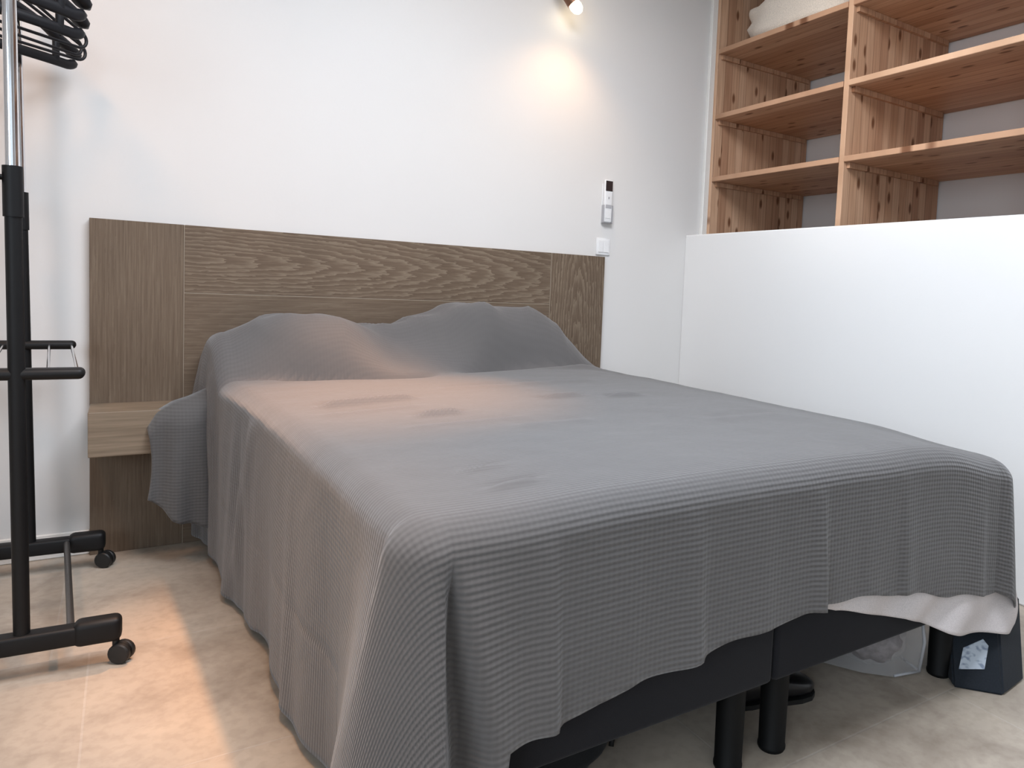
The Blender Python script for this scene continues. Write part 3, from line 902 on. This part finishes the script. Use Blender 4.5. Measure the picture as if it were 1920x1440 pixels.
t = thing('light_switch', 'white double light switch just above the right corner of the headboard', 'switch', (2.078, 0, 1.212))
bm = new_bm(); box(bm, -.040, .040, -.009, -.0005, -.042, .042, .003, 2); obj('switch_plate', bm, M_white, t, True, 40)
for s in (-1, 1):
    bm = new_bm(); box(bm, s*.016-.0145, s*.016+.0145, -.0125, -.0088, -.030, .030, .0015, 1); obj('rocker', bm, M_white, t)

# ------------------------------------------------------------------ things under the bed
# shoe (toe towards +x), built from cross sections
bm = new_bm(); rings = []
secs = [(-.13, .030, .0, .062), (-.118, .036, .0, .078), (-.08, .038, 0, .080), (-.03, .036, 0, .074), (.03, .044, 0, .060), (.08, .047, 0, .050), (.115, .040, 0, .043), (.135, .024, .004, .032), (.142, .008, .008, .022)]
for x, w, z0, z1 in secs:
    ring = []
    for k in range(20):
        a = 2*math.pi*k/20
        yy = w*math.copysign(abs(math.cos(a))**.7, math.cos(a)); zz = (z0+z1)/2+(z1-z0)/2*math.copysign(abs(math.sin(a))**.7, math.sin(a))
        ring.append(bm.verts.new((x, yy, zz+.012)))
    rings.append(ring)
for a, c in zip(rings[:-1], rings[1:]):
    for k in range(20): bm.faces.new((a[k], a[(k+1) % 20], c[(k+1) % 20], c[k]))
bm.faces.new(rings[0]); bm.faces.new(list(reversed(rings[-1])))
t = thing('shoe', 'black shoe lying on the tiles under the right bed base', 'shoe', (1.435, -1.835, 0), math.radians(-14))
t.scale = (.85, .9, .85)
obj('upper', bm, M_shoe, t, True)
bm = new_bm(); rings = []
for x, w in [(-.134, .020), (-.125, .034), (-.08, .040), (-.03, .037), (.03, .046), (.08, .049), (.118, .042), (.138, .026), (.146, .010)]:
    rings.append([bm.verts.new((x, sy*w, z)) for sy, z in ((-1, 0), (1, 0), (1, .0135), (-1, .0135))])
for a, c in zip(rings[:-1], rings[1:]):
    for k in range(4): bm.faces.new((a[k], a[(k+1) % 4], c[(k+1) % 4], c[k]))
bm.faces.new(rings[0]); bm.faces.new(list(reversed(rings[-1])))
obj('sole', bm, M_rubber, t)

# dark bag below the left base
bm = new_bm(); bmesh.ops.create_uvsphere(bm, u_segments=36, v_segments=20, radius=1)
for v in bm.verts:
    p = Vector([math.copysign(abs(k)**.6, k) for k in v.co]); p *= 1+.12*noise.noise(p*2.1)+.05*noise.noise(p*6)
    v.co = Vector((p.x*.15, p.y*.10, (max(p.z, -.85)+.85)*.085))
o = thing('cloth_bag', 'dark cloth bag on the floor under the left bed base', 'bag', (.82, -1.78, 0), .2)
obj('body', bm, M_blackcloth, o, True)
bm = new_bm(); tube(bm, [(.10, -.03, .10), (.155, -.045, .13), (.175, -.05, .09), (.165, -.05, .03), (.15, -.06, .008)], .006, 8); obj('strap', bm, M_rubber, o, True)

# translucent storage bag with clothes
t = thing('storage_bag', 'translucent plastic storage bag with grey clothes under the right bed base', 'bag', (1.80, -1.83, 0), 0)
bm = new_bm()
prof = [(-.115, .05), (-.06, -.045), (.0, -.105), (.085, -.125), (.110, -.05), (.10, .14), (-.02, .16), (-.09, .13)]
rings = []
for k in range(9):
    f = k/8; z = .004+.175*f; ring = []
    for i in range(len(prof)*4):
        a = prof[i//4]; c = prof[(i//4+1) % len(prof)]; w = (i % 4)/4
        x = lerp(a[0], c[0], w); y = lerp(a[1], c[1], w)
        s = .93+.07*math.sin(math.pi*(.2+.8*f)) - (.06 if k == 8 else 0)
        q = .011*noise.noise(Vector((x*22, y*22, z*18)))
        ring.append(bm.verts.new((x*s+q, y*s-q*.8, z)))
    rings.append(ring)
for a, c in zip(rings[:-1], rings[1:]):
    n = len(a)
    for k in range(n): bm.faces.new((a[k], a[(k+1) % n], c[(k+1) % n], c[k]))
bm.faces.new(list(reversed(rings[0]))); bm.faces.new(rings[-1])
obj('plastic_shell', bm, M_bag, t, True, 50)
bm = new_bm()
for (xa, ya, xb, yb) in ((.085, -.125, .110, -.05), (.0, -.105, .085, -.125)):
    tube(bm, [(xa*.98, ya*.98, .008), (xb*.98, yb*.98, .008)], .0035, 8)
tube(bm, [(.083, -.121, .006), (.088, -.128, .09), (.080, -.118, .175)], .0045, 8)
obj('seam_piping', bm, M_grey, t, True)
bm = new_bm(); bmesh.ops.create_uvsphere(bm, u_segments=36, v_segments=20, radius=1)
for v in bm.verts:
    p = v.co.copy(); p *= 1+.16*noise.noise(p*2.6)+.10*noise.noise(p*6.0)
    v.co = Vector((p.x*.092, p.y*.118+.005, .088+p.z*.074))
obj('clothes', bm, M_clothes, t, True)

# dark box with a white printed label
ang = math.atan2(-2.127+2.039, 1.975-1.899)
t = thing('storage_box', 'dark navy box with a white printed label at the right foot of bed', 'box', (1.899, -2.039, 0), ang)
ln = .118
bm = new_bm()
# footprint: local x along the labelled face, local y towards the rear
fp0 = [(0, 0), (ln, 0), (ln+.075, .11), (ln+.0, .20), (-.02, .18)]
lo = [bm.verts.new((x, y, 0.001)) for x, y in fp0]
hi = [bm.verts.new((x*1.04, y*.85+.140, .183)) for x, y in fp0]
n = len(fp0)
for k in range(n): bm.faces.new((lo[k], lo[(k+1) % n], hi[(k+1) % n], hi[k]))
bm.faces.new(list(reversed(lo))); bm.faces.new(hi)
bmesh.ops.bevel(bm, geom=list(bm.edges), offset=.005, segments=2, affect='EDGES')
obj('body', bm, M_navy, t, True, 40)
bm = new_bm()
lb = [(.016, .040), (.078, .048), (.092, .096), (.080, .108), (.030, .084)]
vs0 = [bm.verts.new((x, -.0030+.765*z, z)) for x, z in lb]; vs1 = [bm.verts.new((x, -.0010+.765*z, z)) for x, z in lb]
bm.faces.new(vs0); bm.faces.new(list(reversed(vs1)))
for k in range(len(lb)): bm.faces.new((vs0[k], vs0[(k+1) % len(lb)], vs1[(k+1) % len(lb)], vs1[k]))
lo_ = obj('paper_label', bm, M_label, t); lo_['label'] = 'white printed paper label'
